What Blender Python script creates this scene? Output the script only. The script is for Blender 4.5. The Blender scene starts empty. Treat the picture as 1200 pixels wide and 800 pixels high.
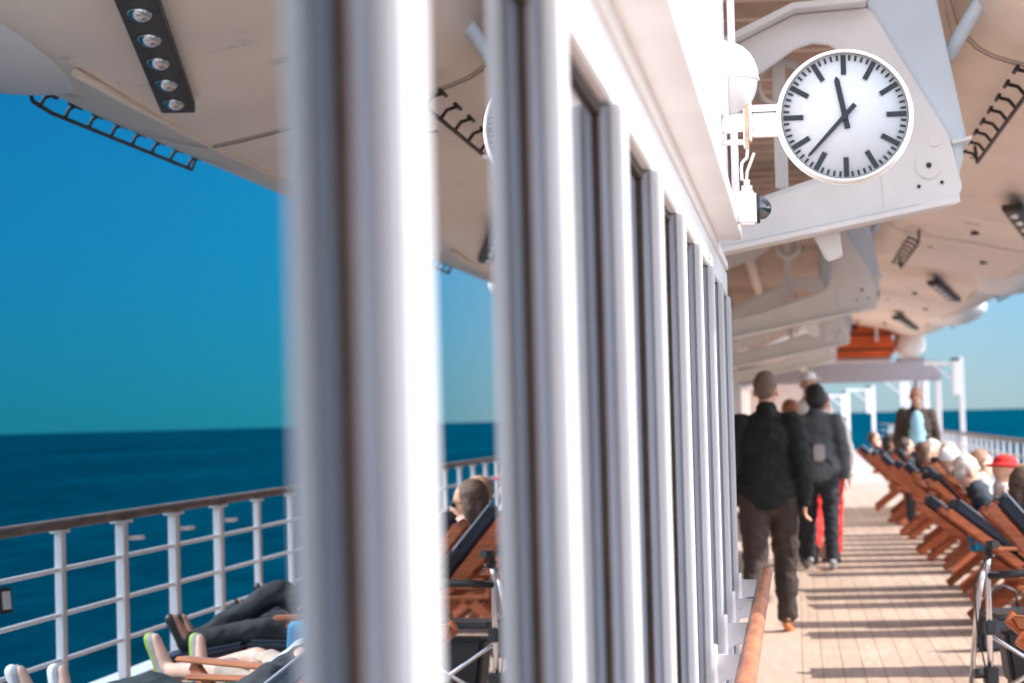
import bpy, bmesh, math, random
from mathutils import Vector, Matrix
random.seed(7)
sc = bpy.context.scene
COL = sc.collection
R = math.radians
PI = math.pi

# ------------------------------------------------------------------ helpers
def link(o, parent=None):
    COL.objects.link(o)
    if parent: o.parent = parent
    return o

def tag(o, label=None, cat=None, group=None, kind=None):
    if label: o['label'] = label
    if cat: o['category'] = cat
    if group: o['group'] = group
    if kind: o['kind'] = kind
    return o

def empty(name, loc=(0, 0, 0), rz=0, label=None, cat=None, group=None):
    o = bpy.data.objects.new(name, None)
    o.location = loc; o.rotation_euler = (0, 0, rz); o.empty_display_size = .1
    link(o); tag(o, label, cat, group)
    return o

def copy_tree(o, parent=None):
    c = o.copy(); COL.objects.link(c)
    if parent: c.parent = parent
    for ch in list(o.children): copy_tree(ch, c)
    return c

class MB:
    def __init__(s): s.v = []; s.f = []; s.sm = []
    def add(s, vs, fs, smooth=False):
        b = len(s.v); s.v += [tuple(v) for v in vs]
        s.f += [tuple(b + i for i in f) for f in fs]; s.sm += [smooth] * len(fs)
        return s
    def box(s, x0, x1, y0, y1, z0, z1):
        return s.add([(x0,y0,z0),(x1,y0,z0),(x1,y1,z0),(x0,y1,z0),(x0,y0,z1),(x1,y0,z1),(x1,y1,z1),(x0,y1,z1)],
                     [(0,3,2,1),(4,5,6,7),(0,1,5,4),(1,2,6,5),(2,3,7,6),(3,0,4,7)])
    def beam(s, a, b, w, h, up=(0, 0, 1)):
        a = Vector(a); b = Vector(b); d = (b - a).normalized(); up = Vector(up)
        sd = d.cross(up)
        if sd.length < 1e-4: sd = d.cross(Vector((0, 1, 0)))
        sd.normalize(); u = sd.cross(d).normalized()
        vs = []
        for p in (a, b):
            for i, j in ((-1,-1),(1,-1),(1,1),(-1,1)): vs.append(p + sd*w/2*i + u*h/2*j)
        return s.add(vs, [(0,1,2,3),(7,6,5,4),(0,4,5,1),(1,5,6,2),(2,6,7,3),(3,7,4,0)])
    def tube(s, pts, r, n=10, cap=True, sx=1.0):
        pts = [Vector(p) for p in pts]
        rs = r if isinstance(r, (list, tuple)) else [r] * len(pts)
        vs = []; fs = []; prev = None
        for i, p in enumerate(pts):
            if i == 0: t = pts[1] - p
            elif i == len(pts) - 1: t = p - pts[i-1]
            else: t = pts[i+1] - pts[i-1]
            t.normalize()
            if prev is None:
                a = t.cross(Vector((0, 0, 1)))
                if a.length < .05: a = t.cross(Vector((0, 1, 0)))
            else:
                a = prev - t * prev.dot(t)
            a.normalize(); prev = a; b = t.cross(a)
            for k in range(n):
                q = 2 * PI * k / n
                vs.append(p + a * math.cos(q) * rs[i] * sx + b * math.sin(q) * rs[i])
        for i in range(len(pts) - 1):
            for k in range(n):
                fs.append((i*n+k, i*n+(k+1) % n, (i+1)*n+(k+1) % n, (i+1)*n+k))
        s.add(vs, fs, True)
        if cap:
            b0 = len(s.v) - len(vs)
            s.f.append(tuple(b0 + k for k in reversed(range(n)))); s.sm.append(False)
            e = b0 + (len(pts)-1)*n
            s.f.append(tuple(e + k for k in range(n))); s.sm.append(False)
        return s
    def cyl(s, c, ax, r, h, n=32):
        c = Vector(c); ax = Vector(ax).normalized()
        return s.tube([c, c + ax * h], r, n)
    def lathe(s, c, ax, prof, n=32):
        # prof: list of (distance along axis, radius)
        c = Vector(c); ax = Vector(ax).normalized()
        a = ax.cross(Vector((0, 0, 1)))
        if a.length < .05: a = ax.cross(Vector((0, 1, 0)))
        a.normalize(); b = ax.cross(a); vs = []; fs = []
        for (t, r) in prof:
            for k in range(n):
                q = 2*PI*k/n; vs.append(c + ax*t + (a*math.cos(q) + b*math.sin(q))*max(r, 1e-5))
        for i in range(len(prof)-1):
            for k in range(n): fs.append((i*n+k, i*n+(k+1) % n, (i+1)*n+(k+1) % n, (i+1)*n+k))
        return s.add(vs, fs, True)
    def ell(s, c, r, n=14, m=9, rot=None):
        c = Vector(c); vs = []; fs = []
        rx, ry, rz = r
        for i in range(m+1):
            t = PI*i/m
            for k in range(n):
                q = 2*PI*k/n
                p = Vector((rx*math.sin(t)*math.cos(q), ry*math.sin(t)*math.sin(q), rz*math.cos(t)))
                if i in (0, m): p = Vector((1e-5*math.cos(q), 1e-5*math.sin(q), p.z))
                if rot: p = rot @ p
                vs.append(c + p)
        for i in range(m):
            for k in range(n): fs.append((i*n+k, (i+1)*n+k, (i+1)*n+(k+1) % n, i*n+(k+1) % n))
        return s.add(vs, fs, True)
    def caps(s, a, b, ra, rb, n=12):
        a = Vector(a); b = Vector(b); L = (b-a).length
        if L < 1e-5: return s
        prof = [(-ra*math.cos(t), ra*math.sin(t)) for t in (0, .5, 1.0, PI/2)] + \
               [(L + rb*math.sin(t), rb*math.cos(t)) for t in (0, .55, 1.1, PI/2)]
        return s.lathe(a, b-a, prof, n)
    def prism(s, poly, y0, y1):
        # polygon in X,Z extruded along Y (concave allowed)
        n = len(poly)
        return s.add([(x, y0, z) for x, z in poly] + [(x, y1, z) for x, z in poly],
                     [tuple(range(n)), tuple(reversed(range(n, 2*n)))] +
                     [(i, i+n, (i+1) % n + n, (i+1) % n) for i in range(n)])
    def mesh(s, name):
        me = bpy.data.meshes.new(name); me.from_pydata(s.v, [], s.f); me.update()
        for p, q in zip(me.polygons, s.sm): p.use_smooth = q
        bm = bmesh.new(); bm.from_mesh(me)
        bmesh.ops.remove_doubles(bm, verts=bm.verts, dist=2e-5)
        bmesh.ops.recalc_face_normals(bm, faces=bm.faces)
        ng = [f for f in bm.faces if len(f.verts) > 4]
        if ng: bmesh.ops.triangulate(bm, faces=ng)
        bm.to_mesh(me); bm.free()
        return me
    def build(s, name, mat, parent=None, bevel=0, loc=None):
        me = s.mesh(name)
        if bevel:
            bm = bmesh.new(); bm.from_mesh(me)
            es = [e for e in bm.edges if len(e.link_faces) == 2 and e.calc_face_angle(0) > .6]
            bmesh.ops.bevel(bm, geom=es, offset=bevel, segments=2, affect='EDGES', clamp_overlap=True)
            bm.to_mesh(me); bm.free()
        o = bpy.data.objects.new(name, me); me.materials.append(mat)
        if loc: o.location = loc
        return link(o, parent)

# ------------------------------------------------------------------ materials
def new_mat(name):
    m = bpy.data.materials.new(name); m.use_nodes = True
    nt = m.node_tree; nt.nodes.clear()
    out = nt.nodes.new('ShaderNodeOutputMaterial'); b = nt.nodes.new('ShaderNodeBsdfPrincipled')
    nt.links.new(b.outputs[0], out.inputs[0])
    return m, nt, b

def mat(name, c, rough=.5, metal=0, var=.12, scale=6, bump=0, bscale=40, stain=None, coat=0, stretch=(1,1,1)):
    m, nt, b = new_mat(name)
    N = nt.nodes.new; L = nt.links.new
    tc = N('ShaderNodeTexCoord'); mp = N('ShaderNodeMapping'); mp.inputs['Scale'].default_value = stretch
    L(tc.outputs['Object'], mp.inputs[0])
    nz = N('ShaderNodeTexNoise'); nz.inputs['Scale'].default_value = scale; nz.inputs['Detail'].default_value = 5
    L(mp.outputs[0], nz.inputs[0])
    rp = N('ShaderNodeValToRGB'); rp.color_ramp.elements[0].position = .3; rp.color_ramp.elements[1].position = .7
    rp.color_ramp.elements[0].color = tuple(max(0, x*(1-var)) for x in c) + (1,)
    rp.color_ramp.elements[1].color = tuple(min(1, x*(1+var)) for x in c) + (1,)
    L(nz.outputs[0], rp.inputs[0]); last = rp.outputs[0]
    if stain:
        n2 = N('ShaderNodeTexNoise'); n2.inputs['Scale'].default_value = stain[1]; n2.inputs['Detail'].default_value = 8
        n2.inputs['Roughness'].default_value = .7
        L(tc.outputs['Object'], n2.inputs[0])
        r2 = N('ShaderNodeValToRGB'); r2.color_ramp.elements[0].position = stain[2]; r2.color_ramp.elements[1].position = stain[2]+.08
        r2.color_ramp.elements[0].color = (0,0,0,1); r2.color_ramp.elements[1].color = (1,1,1,1)
        L(n2.outputs[0], r2.inputs[0])
        mx = N('ShaderNodeMixRGB'); mx.inputs[2].default_value = stain[0] + (1,)
        L(r2.outputs[0], mx.inputs[0]); L(last, mx.inputs[1]); last = mx.outputs[0]
    L(last, b.inputs['Base Color'])
    b.inputs['Roughness'].default_value = rough; b.inputs['Metallic'].default_value = metal
    if coat: b.inputs['Coat Weight'].default_value = coat
    if bump:
        n3 = N('ShaderNodeTexNoise'); n3.inputs['Scale'].default_value = bscale; n3.inputs['Detail'].default_value = 4
        L(mp.outputs[0], n3.inputs[0])
        bp = N('ShaderNodeBump'); bp.inputs['Strength'].default_value = bump; bp.inputs['Distance'].default_value = .01
        L(n3.outputs[0], bp.inputs['Height']); L(bp.outputs[0], b.inputs['Normal'])
    return m

M = {}
M['white'] = mat('white_paint', (.80, .79, .79), .35, var=.03, scale=3, bump=.08, bscale=6)
M['column'] = mat('white_paint_skylight_tint', (.60, .69, .77), .38, var=.04, scale=3, bump=.1, bscale=8)  # blue cast of sky light put into the davit column's colour
M['cover'] = mat('satin_cover_paint', (.52, .52, .53), .4, var=.04, scale=3, bump=.06, bscale=6)
M['white2'] = mat('weathered_white_paint', (.78, .77, .77), .38, var=.05, scale=4, bump=.12, bscale=9, stain=((.55,.40,.30), 7, .70))
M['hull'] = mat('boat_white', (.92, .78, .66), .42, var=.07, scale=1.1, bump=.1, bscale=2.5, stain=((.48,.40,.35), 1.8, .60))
M['frame'] = mat('grey_frame_paint', (.29, .315, .365), .55, var=.09, scale=7, bump=.15, bscale=18, stretch=(1,1,.35), stain=((.34,.30,.27), 9, .68))
M['gasket'] = mat('dark_gasket', (.045, .028, .02), .7, var=.25, scale=20)
M['glassback'] = mat('deckhouse_paint', (.6, .57, .55), .6)
M['rust'] = mat('rusty_steel', (.50, .33, .22), .7, var=.4, scale=30)
M['black'] = mat('black_plastic', (.02, .02, .022), .4)
M['dark'] = mat('dark_steel', (.045, .036, .033), .5, var=.3, scale=15)
M['seam'] = mat('seam_sealant', (.07, .05, .04), .7, var=.3)
M['mark'] = mat('dial_marking', (.022, .027, .033), .6)
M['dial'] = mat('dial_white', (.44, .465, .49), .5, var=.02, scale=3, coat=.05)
M['teak'] = mat('chair_teak', (.40, .115, .045), .4, var=.3, scale=5, bump=.1, bscale=30, stretch=(1,8,8), coat=.2)
M['teak2'] = mat('chair_teak_pale', (.52, .20, .095), .42, var=.25, scale=5, stretch=(1,8,8))
M['varnish'] = mat('worn_varnished_rail', (.38, .13, .055), .42, var=.35, scale=5, bump=.2, bscale=60, stretch=(6,1.2,6), stain=((.52,.36,.26), 14, .62), coat=.1)
M['capwood'] = mat('weathered_rail_cap', (.17, .125, .105), .55, var=.3, scale=4, stretch=(8,1,8))
M['navy'] = mat('navy_cushion', (.018, .03, .05), .75, var=.3, scale=4, bump=.3, bscale=8)
M['piping'] = mat('pale_piping', (.22, .27, .34), .6)
M['alu'] = mat('brushed_aluminium', (.72, .72, .74), .25, metal=1, var=.05)
M['orange'] = mat('orange_tarpaulin', (.62, .10, .02), .6, var=.25, scale=3, bump=.5, bscale=5)
M['skin'] = mat('skin', (.52, .27, .18), .5, var=.1, scale=12)
M['skin2'] = mat('pale_skin', (.66, .40, .29), .5, var=.08, scale=12)
M['bluecloth'] = mat('bright_blue_towel', (.02, .30, .55), .8, var=.15, bump=.3)
M['lime'] = mat('lime_shoe_sole', (.30, .42, .05), .6, var=.1)
M['paper'] = mat('notice_paper', (.62, .62, .62), .6)
M['grey'] = mat('grey_paint', (.34, .32, .35), .5, var=.05)
M['louvre'] = mat('overhead_beam_paint', (.70, .58, .50), .6, var=.1)
M['cable'] = mat('white_cable', (.8, .8, .78), .4)

def cloth(name, c, bump=.5, sc_=9): return mat(name, c, .85, var=.22, scale=5, bump=bump, bscale=sc_)
def hairm(name, c): return mat(name, c, .6, var=.45, scale=35, bump=.6, bscale=60, stretch=(3,3,1))

for k_ in ('mark', 'dark', 'gasket', 'frame', 'white2', 'white', 'cover'):
    M[k_].node_tree.nodes['Principled BSDF'].inputs['Specular IOR Level'].default_value = .2
M['frame'].node_tree.nodes['Principled BSDF'].inputs['Roughness'].default_value = .75
# glass: reflective tinted deckhouse glazing
m, nt, b = new_mat('reflective_glazing')
b.inputs['Base Color'].default_value = (.27, .36, .43, 1); b.inputs['Metallic'].default_value = 1
b.inputs['Roughness'].default_value = .008; M['glass'] = m
# lamp dome: milky plastic
m, nt, b = new_mat('milky_dome')
b.inputs['Base Color'].default_value = (.46, .46, .46, 1); b.inputs['Roughness'].default_value = .08
b.inputs['Subsurface Weight'].default_value = .3; b.inputs['Subsurface Radius'].default_value = (.05,.05,.05)
b.inputs['Coat Weight'].default_value = .6; M['dome'] = m
m, nt, b = new_mat('smoked_dome')
b.inputs['Base Color'].default_value = (.05, .06, .07, 1); b.inputs['Roughness'].default_value = .05
b.inputs['Coat Weight'].default_value = 1; b.inputs['Metallic'].default_value = .5; M['smoke'] = m

# deck planks (run along Y)
def deck_mat():
    m, nt, b = new_mat('scrubbed_deck_planks')
    N = nt.nodes.new; L = nt.links.new
    tc = N('ShaderNodeTexCoord'); sp = N('ShaderNodeSeparateXYZ'); cb = N('ShaderNodeCombineXYZ')
    L(tc.outputs['Object'], sp.inputs[0]); L(sp.outputs[1], cb.inputs[0]); L(sp.outputs[0], cb.inputs[1])
    br = N('ShaderNodeTexBrick'); br.inputs['Scale'].default_value = 1
    br.inputs['Brick Width'].default_value = 3.1; br.inputs['Row Height'].default_value = .118
    br.inputs['Mortar Size'].default_value = .0035; br.inputs['Mortar Smooth'].default_value = .1
    br.inputs['Color1'].default_value = (.49, .375, .30, 1); br.inputs['Color2'].default_value = (.42, .315, .25, 1)
    br.inputs['Mortar'].default_value = (.22, .15, .12, 1)
    L(cb.outputs[0], br.inputs[0])
    mp = N('ShaderNodeMapping'); mp.inputs['Scale'].default_value = (9, .8, 1); L(tc.outputs['Object'], mp.inputs[0])
    nz = N('ShaderNodeTexNoise'); nz.inputs['Scale'].default_value = 3; nz.inputs['Detail'].default_value = 7
    L(mp.outputs[0], nz.inputs[0])
    n2 = N('ShaderNodeTexNoise'); n2.inputs['Scale'].default_value = .9; n2.inputs['Detail'].default_value = 5
    L(tc.outputs['Object'], n2.inputs[0])
    r1 = N('ShaderNodeMapRange'); r1.inputs[1].default_value = .3; r1.inputs[2].default_value = .7; r1.inputs[3].default_value = .84; r1.inputs[4].default_value = 1.12
    L(nz.outputs[0], r1.inputs[0])
    r2 = N('ShaderNodeMapRange'); r2.inputs[1].default_value = .3; r2.inputs[2].default_value = .7; r2.inputs[3].default_value = .9; r2.inputs[4].default_value = 1.06
    L(n2.outputs[0], r2.inputs[0])
    mu = N('ShaderNodeMath'); mu.operation = 'MULTIPLY'; L(r1.outputs[0], mu.inputs[0]); L(r2.outputs[0], mu.inputs[1])
    vm = N('ShaderNodeVectorMath'); vm.operation = 'SCALE'; L(br.outputs[0], vm.inputs[0]); L(mu.outputs[0], vm.inputs['Scale'])
    L(vm.outputs[0], b.inputs['Base Color']); b.inputs['Roughness'].default_value = .62
    bp = N('ShaderNodeBump'); bp.inputs['Strength'].default_value = .3; bp.inputs['Distance'].default_value = .004
    inv = N('ShaderNodeMath'); inv.operation = 'SUBTRACT'; inv.inputs[0].default_value = 1; L(br.outputs['Fac'], inv.inputs[1])
    L(inv.outputs[0], bp.inputs['Height']); L(bp.outputs[0], b.inputs['Normal'])
    return m
M['deck'] = deck_mat()
M['margin'] = mat('margin_plank', (.46, .365, .305), .6, var=.08, scale=4, stretch=(4,.5,1), bump=.1)

def sea_mat():
    m, nt, b = new_mat('open_sea')
    N = nt.nodes.new; L = nt.links.new
    tc = N('ShaderNodeTexCoord'); mp = N('ShaderNodeMapping'); mp.inputs['Scale'].default_value = (1, .35, 1)
    mp.inputs['Rotation'].default_value = (0, 0, .5)
    L(tc.outputs['Object'], mp.inputs[0])
    nz = N('ShaderNodeTexNoise'); nz.inputs['Scale'].default_value = .10; nz.inputs['Detail'].default_value = 9; nz.inputs['Roughness'].default_value = .62
    L(mp.outputs[0], nz.inputs[0])
    n2 = N('ShaderNodeTexNoise'); n2.inputs['Scale'].default_value = .006; n2.inputs['Detail'].default_value = 4
    L(mp.outputs[0], n2.inputs[0])
    rp = N('ShaderNodeValToRGB')
    rp.color_ramp.elements[0].position = .35; rp.color_ramp.elements[1].position = .68
    rp.color_ramp.elements[0].color = (.0, .019, .031, 1); rp.color_ramp.elements[1].color = (.0, .050, .082, 1)
    mx = N('ShaderNodeMath'); mx.operation = 'ADD'
    ml = N('ShaderNodeMath'); ml.operation = 'MULTIPLY'; ml.inputs[1].default_value = .5
    L(nz.outputs[0], mx.inputs[0]); L(n2.outputs[0], mx.inputs[1]); L(mx.outputs[0], ml.inputs[0]); L(ml.outputs[0], rp.inputs[0])
    L(rp.outputs[0], b.inputs['Base Color']); b.inputs['Roughness'].default_value = .35
    b.inputs['Specular IOR Level'].default_value = .0
    bp = N('ShaderNodeBump'); bp.inputs['Strength'].default_value = .8; bp.inputs['Distance'].default_value = 1.2
    L(nz.outputs[0], bp.inputs['Height']); L(bp.outputs[0], b.inputs['Normal'])
    return m
M['sea'] = sea_mat()

# ------------------------------------------------------------------ setting
def struct(o): o['kind'] = 'structure'; return o
S = 60000
struct(MB().add([(-S,-S,-19),(S,-S,-19),(S,S,-19),(-S,S,-19)], [(0,1,2,3)]).build('sea', M['sea']))
struct(MB().box(-14, 3.42, -25, 95, -.25, 0).build('deck', M['deck']))
struct(MB().box(-14, -.004, -25, 95, .0005, .004).build('deck_margin', M['margin']))
struct(MB().box(-14, 3.38, -25, 95, -21, -.26).build('ship_side', M['white']))
# waterway kerb at the deck edge
struct(MB().box(3.24, 3.40, -25, 95, .002, .10).build('deck_kerb', M['white']))

# ------------------------------------------------------------------ window wall
W = -.25; G = -.277
ww = empty('window_wall', (W, 4, 0), 0, 'long white deckhouse wall of tall reflective windows along the left of the deck', 'wall')
ww.location = (0, 0, 0)
ends = [.58, 1.60] + [2.655 + .98*k for k in range(8)]
MZ1 = 1.96
prev = -2.4
for k, e in enumerate(ends):
    n0 = e - (.105 if k < 3 else .13)
    MB().box(W-.008, W+.012, n0, e, .12, MZ1-.001).build('mullion_cover', M['cover'], ww, bevel=.004)
    mu = MB().box(-.32, W-.009, n0+.002, e-.002, .12, MZ1-.002).build('mullion', M['frame'], ww, bevel=.003)
    MB().box(G-.0, G+.006, n0-.014, n0+.0015, .2, MZ1-.006).build('gasket', M['gasket'], mu)
    MB().box(G-.012, G, prev, n0+.01, .2, MZ1-.001).build('window_pane', M['glass'], ww)
    prev = e - .01
# bay behind the camera
MB().box(-.40, -.325, -6, 9.5, 0, 2.0).build('wall_backing', M['glassback'], ww)
MB().box(W-.02, W+.015, -6, 9.5, 0, .119).build('sill', M['white'], ww, bevel=.004)
MB().box(G-.001, W-.021, -6, 9.5, .12, .20).build('sill_step', M['white'], ww)
MB().box(-.40, W, -6, 9.5, MZ1, 2.055).build('header', M['white'], ww, bevel=.004)
MB().box(G-.004, G+.008, -6, 9.49, MZ1-.018, MZ1-.001).build('head_gasket', M['gasket'], ww)
MB().box(-.40, W+.010, -6, 9.3, 2.056, 2.084).build('header_strip', M['white'], ww)
MB().prism([(-.40,2.085),(-.16,2.085),(-.158,2.125),(-.172,2.16),(-.20,2.175),(-.40,2.175)], -6, 8.15).build('ledge', M['white'], ww, bevel=.003)
MB().box(-.40, -.20, -6, 8.10, 2.176, 5.0).build('upper_panel', M['white'], ww, bevel=.004)
b_ = MB()
for y in (2.2, 4.3, 6.35): b_.box(-.201, -.192, y, y+.03, 2.19, 4.99)
b_.build('panel_seam', M['white2'], ww)
MB().box(-.37, -.205, 8.11, 8.13, 2.2, 4.99).build('end_trim', M['white2'], ww)
MB().box(-1.2, -.401, 9.40, 9.499, 0, 5).build('return_wall', M['white'], ww)
MB().tube([(-.192, 8.16, 2.9), (-.192, 8.16, 5.0)], .012, 8).build('conduit', M['white2'], ww)

# recessed deckhouse wall beyond, with doors/panels
dw = empty('deckhouse_wall', (-1.2, 9.5, 0), 0, 'recessed cream deckhouse wall beyond the walking man on the left', 'wall'); dw.location = (0,0,0)
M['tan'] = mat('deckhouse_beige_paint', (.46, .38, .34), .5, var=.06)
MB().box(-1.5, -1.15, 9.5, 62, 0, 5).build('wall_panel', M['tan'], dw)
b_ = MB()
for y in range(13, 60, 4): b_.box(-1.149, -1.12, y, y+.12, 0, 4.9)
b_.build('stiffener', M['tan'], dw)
for y in (24, 36, 50):
    d_ = MB().box(-1.148, -1.11, y, y+.9, .15, 2.1).build('door', M['grey'], dw, bevel=.01)
    MB().tube([(-1.10, y+.12, 1.0), (-1.06, y+.12, 1.02), (-1.06, y+.24, 1.02)], .012, 6).build('handle', M['alu'], d_)
MB().box(-1.49, .4, 62, 62.3, 0, 5).build('end_bulkhead', M['tan'], dw)

# overhead deck with transverse beams
od = empty('overhead_deck', (0,0,0)); struct(od)
MB().box(-1.149, .55, 9.6, 62, 3.95, 4.1).build('plating', M['louvre'], od)
b_ = MB(); y = 11.6
while y < 61.5:
    b_.box(-1.148, .54, y, y+.10, 3.70, 3.949); y += .62
b_.build('deck_beam', M['louvre'], od)
MB().box(.40, .55, 11.5, 61, 3.58, 3.70).build('girder', M['louvre'], od)
MB().box(-.62, -.5, 11.5, 61, 3.58, 3.70).build('girder', M['louvre'], od)

# ------------------------------------------------------------------ handrail on the window wall
hr = empty('handrail', (-.13, 9.6, 0), 0, 'worn varnished wooden handrail on pale metal brackets along the window wall', 'handrail'); hr.location = (0,0,0)
pts = [(-.132, y, .885) for y in (-2, 2, 4, 5.5, 7, 8.5, 9.35)] + [(-.132, 9.52, .883), (-.132, 9.60, .876)]
MB().tube(pts, [.026]*7 + [.024, .012], 14, sx=1.0).build('rail', M['varnish'], hr)
M['bracket'] = mat('chipped_bracket_paint', (.50, .50, .53), .5, var=.1, scale=10, bump=.4, bscale=30, stain=((.25,.19,.16), 28, .60))
for e in ends[1:]:
    y = e - .05
    MB().prism([(-.238, .86), (-.238, .765), (-.21, .79), (-.15, .80), (-.125, .815), (-.122, .858), (-.15, .861)], y-.008, y+.008).build('rail_bracket', M['bracket'], hr, bevel=.002)
    # small welded corner pad (part of the bracket)
    MB().box(-.2379, -.226, y-.035, y+.035, .755, .885).build('bracket_pad', M['white2'], hr, bevel=.003)

# ------------------------------------------------------------------ clock
CX, CY, CZ, CR = .176, 7.4, 2.399, .192
ck = empty('wall_clock', (CX, CY, CZ), 0, 'round white double sided clock with black bar markings showing twenty three minutes to twelve', 'clock')
c = MB().lathe((0,-.001,0), (0,1,0), [(0,.1925),(-.012,.194),(-.016,.1965),(-.012,.200),(.01,.203),(.035,.204),(.065,.204),(.09,.203),(.112,.199),(.116,.1965),(.112,.194),(.10,.1925)], 72)
c.build('case', M['white'], ck)
MB().lathe((0,0,0), (0,1,0), [(.030,.2045),(.0305,.2075),(.036,.2085),(.038,.2045)], 72).build('case_rim', M['white'], ck)
MB().lathe((0,.004,0), (0,1,0), [(0,0),(0,.193),(.02,.193)], 72).build('dial', M['dial'], ck)
MB().lathe((0,.096,0), (0,1,0), [(0,.193),(.006,.193),(.006,0)], 72).build('dial', M['dial'], ck)
for side in (0, 1):
    b_ = MB(); yy0, yy1 = (.0006, .0035) if side == 0 else (.1022, .105)
    for i in range(60):
        a = 2*PI*i/60; big = i % 5 == 0
        r0, r1, w = (.1265, .186, .0155) if big else (.170, .186, .0065)
        sx, cx = math.sin(a), math.cos(a)
        vs = []
        for y in (yy0, yy1):
            for (r, t) in ((r0,-w/2),(r0,w/2),(r1,w/2),(r1,-w/2)):
                vs.append((sx*r + cx*t, y, cx*r - sx*t))
        b_.add(vs, [(0,1,2,3),(7,6,5,4),(0,4,5,1),(1,5,6,2),(2,6,7,3),(3,7,4,0)])
    b_.build('minute_track', M['mark'], ck)
def hand(name, ang, poly, y0, y1):
    a = R(ang); pp = [(x*math.cos(a) + z*math.sin(a), -x*math.sin(a) + z*math.cos(a)) for x, z in poly]
    MB().prism(pp, y0, y1).build(name, M['mark'], ck)
hand('hour_hand', 349, [(-.0085,-.040),(.0085,-.040),(.0080,.112),(0,.124),(-.0080,.112)], -.005, -.002)
hand('minute_hand', 223.5, [(-.0075,-.046),(.0075,-.046),(.0045,.158),(0,.168),(-.0045,.158)], -.010, -.007)
MB().cyl((0,-.012,0), (0,1,0), .011, .012, 20).build('hub', M['mark'], ck)
# bracket: two arms, flange plate, wall stub
br = MB().box(-.285, -.196, .030, .075, .028, .048).box(-.285, -.196, .030, .075, -.048, -.028).box(-.285, -.196, .047, .053, -.028, .028)\
    .box(-.292, -.283, .02, .085, -.062, .062).build('bracket', M['white2'], ck, bevel=.003)
MB().box(-.303, -.2925, .018, .087, -.088, .075).build('mounting_plate', M['rust'], br, bevel=.002)
MB().box(-.309, -.3035, .022, .083, -.08, .07).build('back_plate', M['white'], br)
MB().tube([(-.305,.05,.0), (-.335,.05,.0), (-.375,.05,.0)], [.030,.033,.036], 20).build('wall_stub', M['white'], br)
MB().tube([(-.305,.05,-.062), (-.375,.05,-.062)], .009, 10).build('stay_rod', M['white2'], br)
MB().tube([(-.298,.02,-.09),(-.300,.01,-.115),(-.315,.005,-.13),(-.318,.0,-.15),(-.316,0,-.185)], .005, 8).build('cable', M['cable'], ck)

# bulkhead lamp
lp = empty('bulkhead_lamp', (-.235, 7.45, 2.53), 0, 'round white bulkhead lamp with milky dome mounted left of the clock', 'lamp')
MB().lathe((0,0,0), (1,0,0), [(-.02,0),(-.02,.115),(.045,.118),(.05,.121),(.056,.121),(.060,.117)], 40).build('base', M['white'], lp)
MB().lathe((0,0,0), (1,0,0), [(.058,.112)] + [(.062+.088*math.sin(t*PI/2/10), .112*math.cos(t*PI/2/10)) for t in range(11)], 40).build('dome', M['dome'], lp)
MB().tube([(.060+.09*math.sin(t), .0, .1135*math.cos(t)) for t in [PI*k/12-PI/2+PI/2 for k in range(0,7)]], .0035, 6).build('guard', M['white'], lp)
MB().tube([(.064,-.112,0)] + [(.062+.0915*math.cos(t), .1145*math.sin(t), 0) for t in [-1.3,-1,-.6,-.2,.2,.6,1,1.3]], .0035, 6).build('guard', M['white'], lp)

# security camera below the clock bracket
cm = empty('security_camera', (-.158, 7.5, 2.135), 0, 'white box security camera with dark glass dome below the clock bracket', 'camera')
MB().box(-.0, .058, -.055, .055, -.052, .052).build('housing', M['white'], cm, bevel=.008)
MB().cyl((.058,0,0), (1,0,0), .046, .010, 28).build('collar', M['black'], cm)
MB().lathe((.068,0,0), (1,0,0), [(0,.036)] + [(.036*math.sin(t*PI/16), .036*math.cos(t*PI/16)) for t in range(1,9)], 28).build('glass_dome', M['smoke'], cm)
MB().cyl((.030,0,.052), (0,0,1), .017, .020, 16).cyl((.030,0,.072), (0,0,1), .010, .018, 12).build('cable_gland', M['white'], cm)
MB().tube([(.03,0,.09),(.032,-.002,.115),(.045,-.01,.145),(.055,-.02,.17)], .005, 8).build('cable', M['cable'], cm)
MB().box(-.19, -.165, 8.16, 8.18, 2.2, 2.9).build('junction_strip', M['white'], ww)

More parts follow.
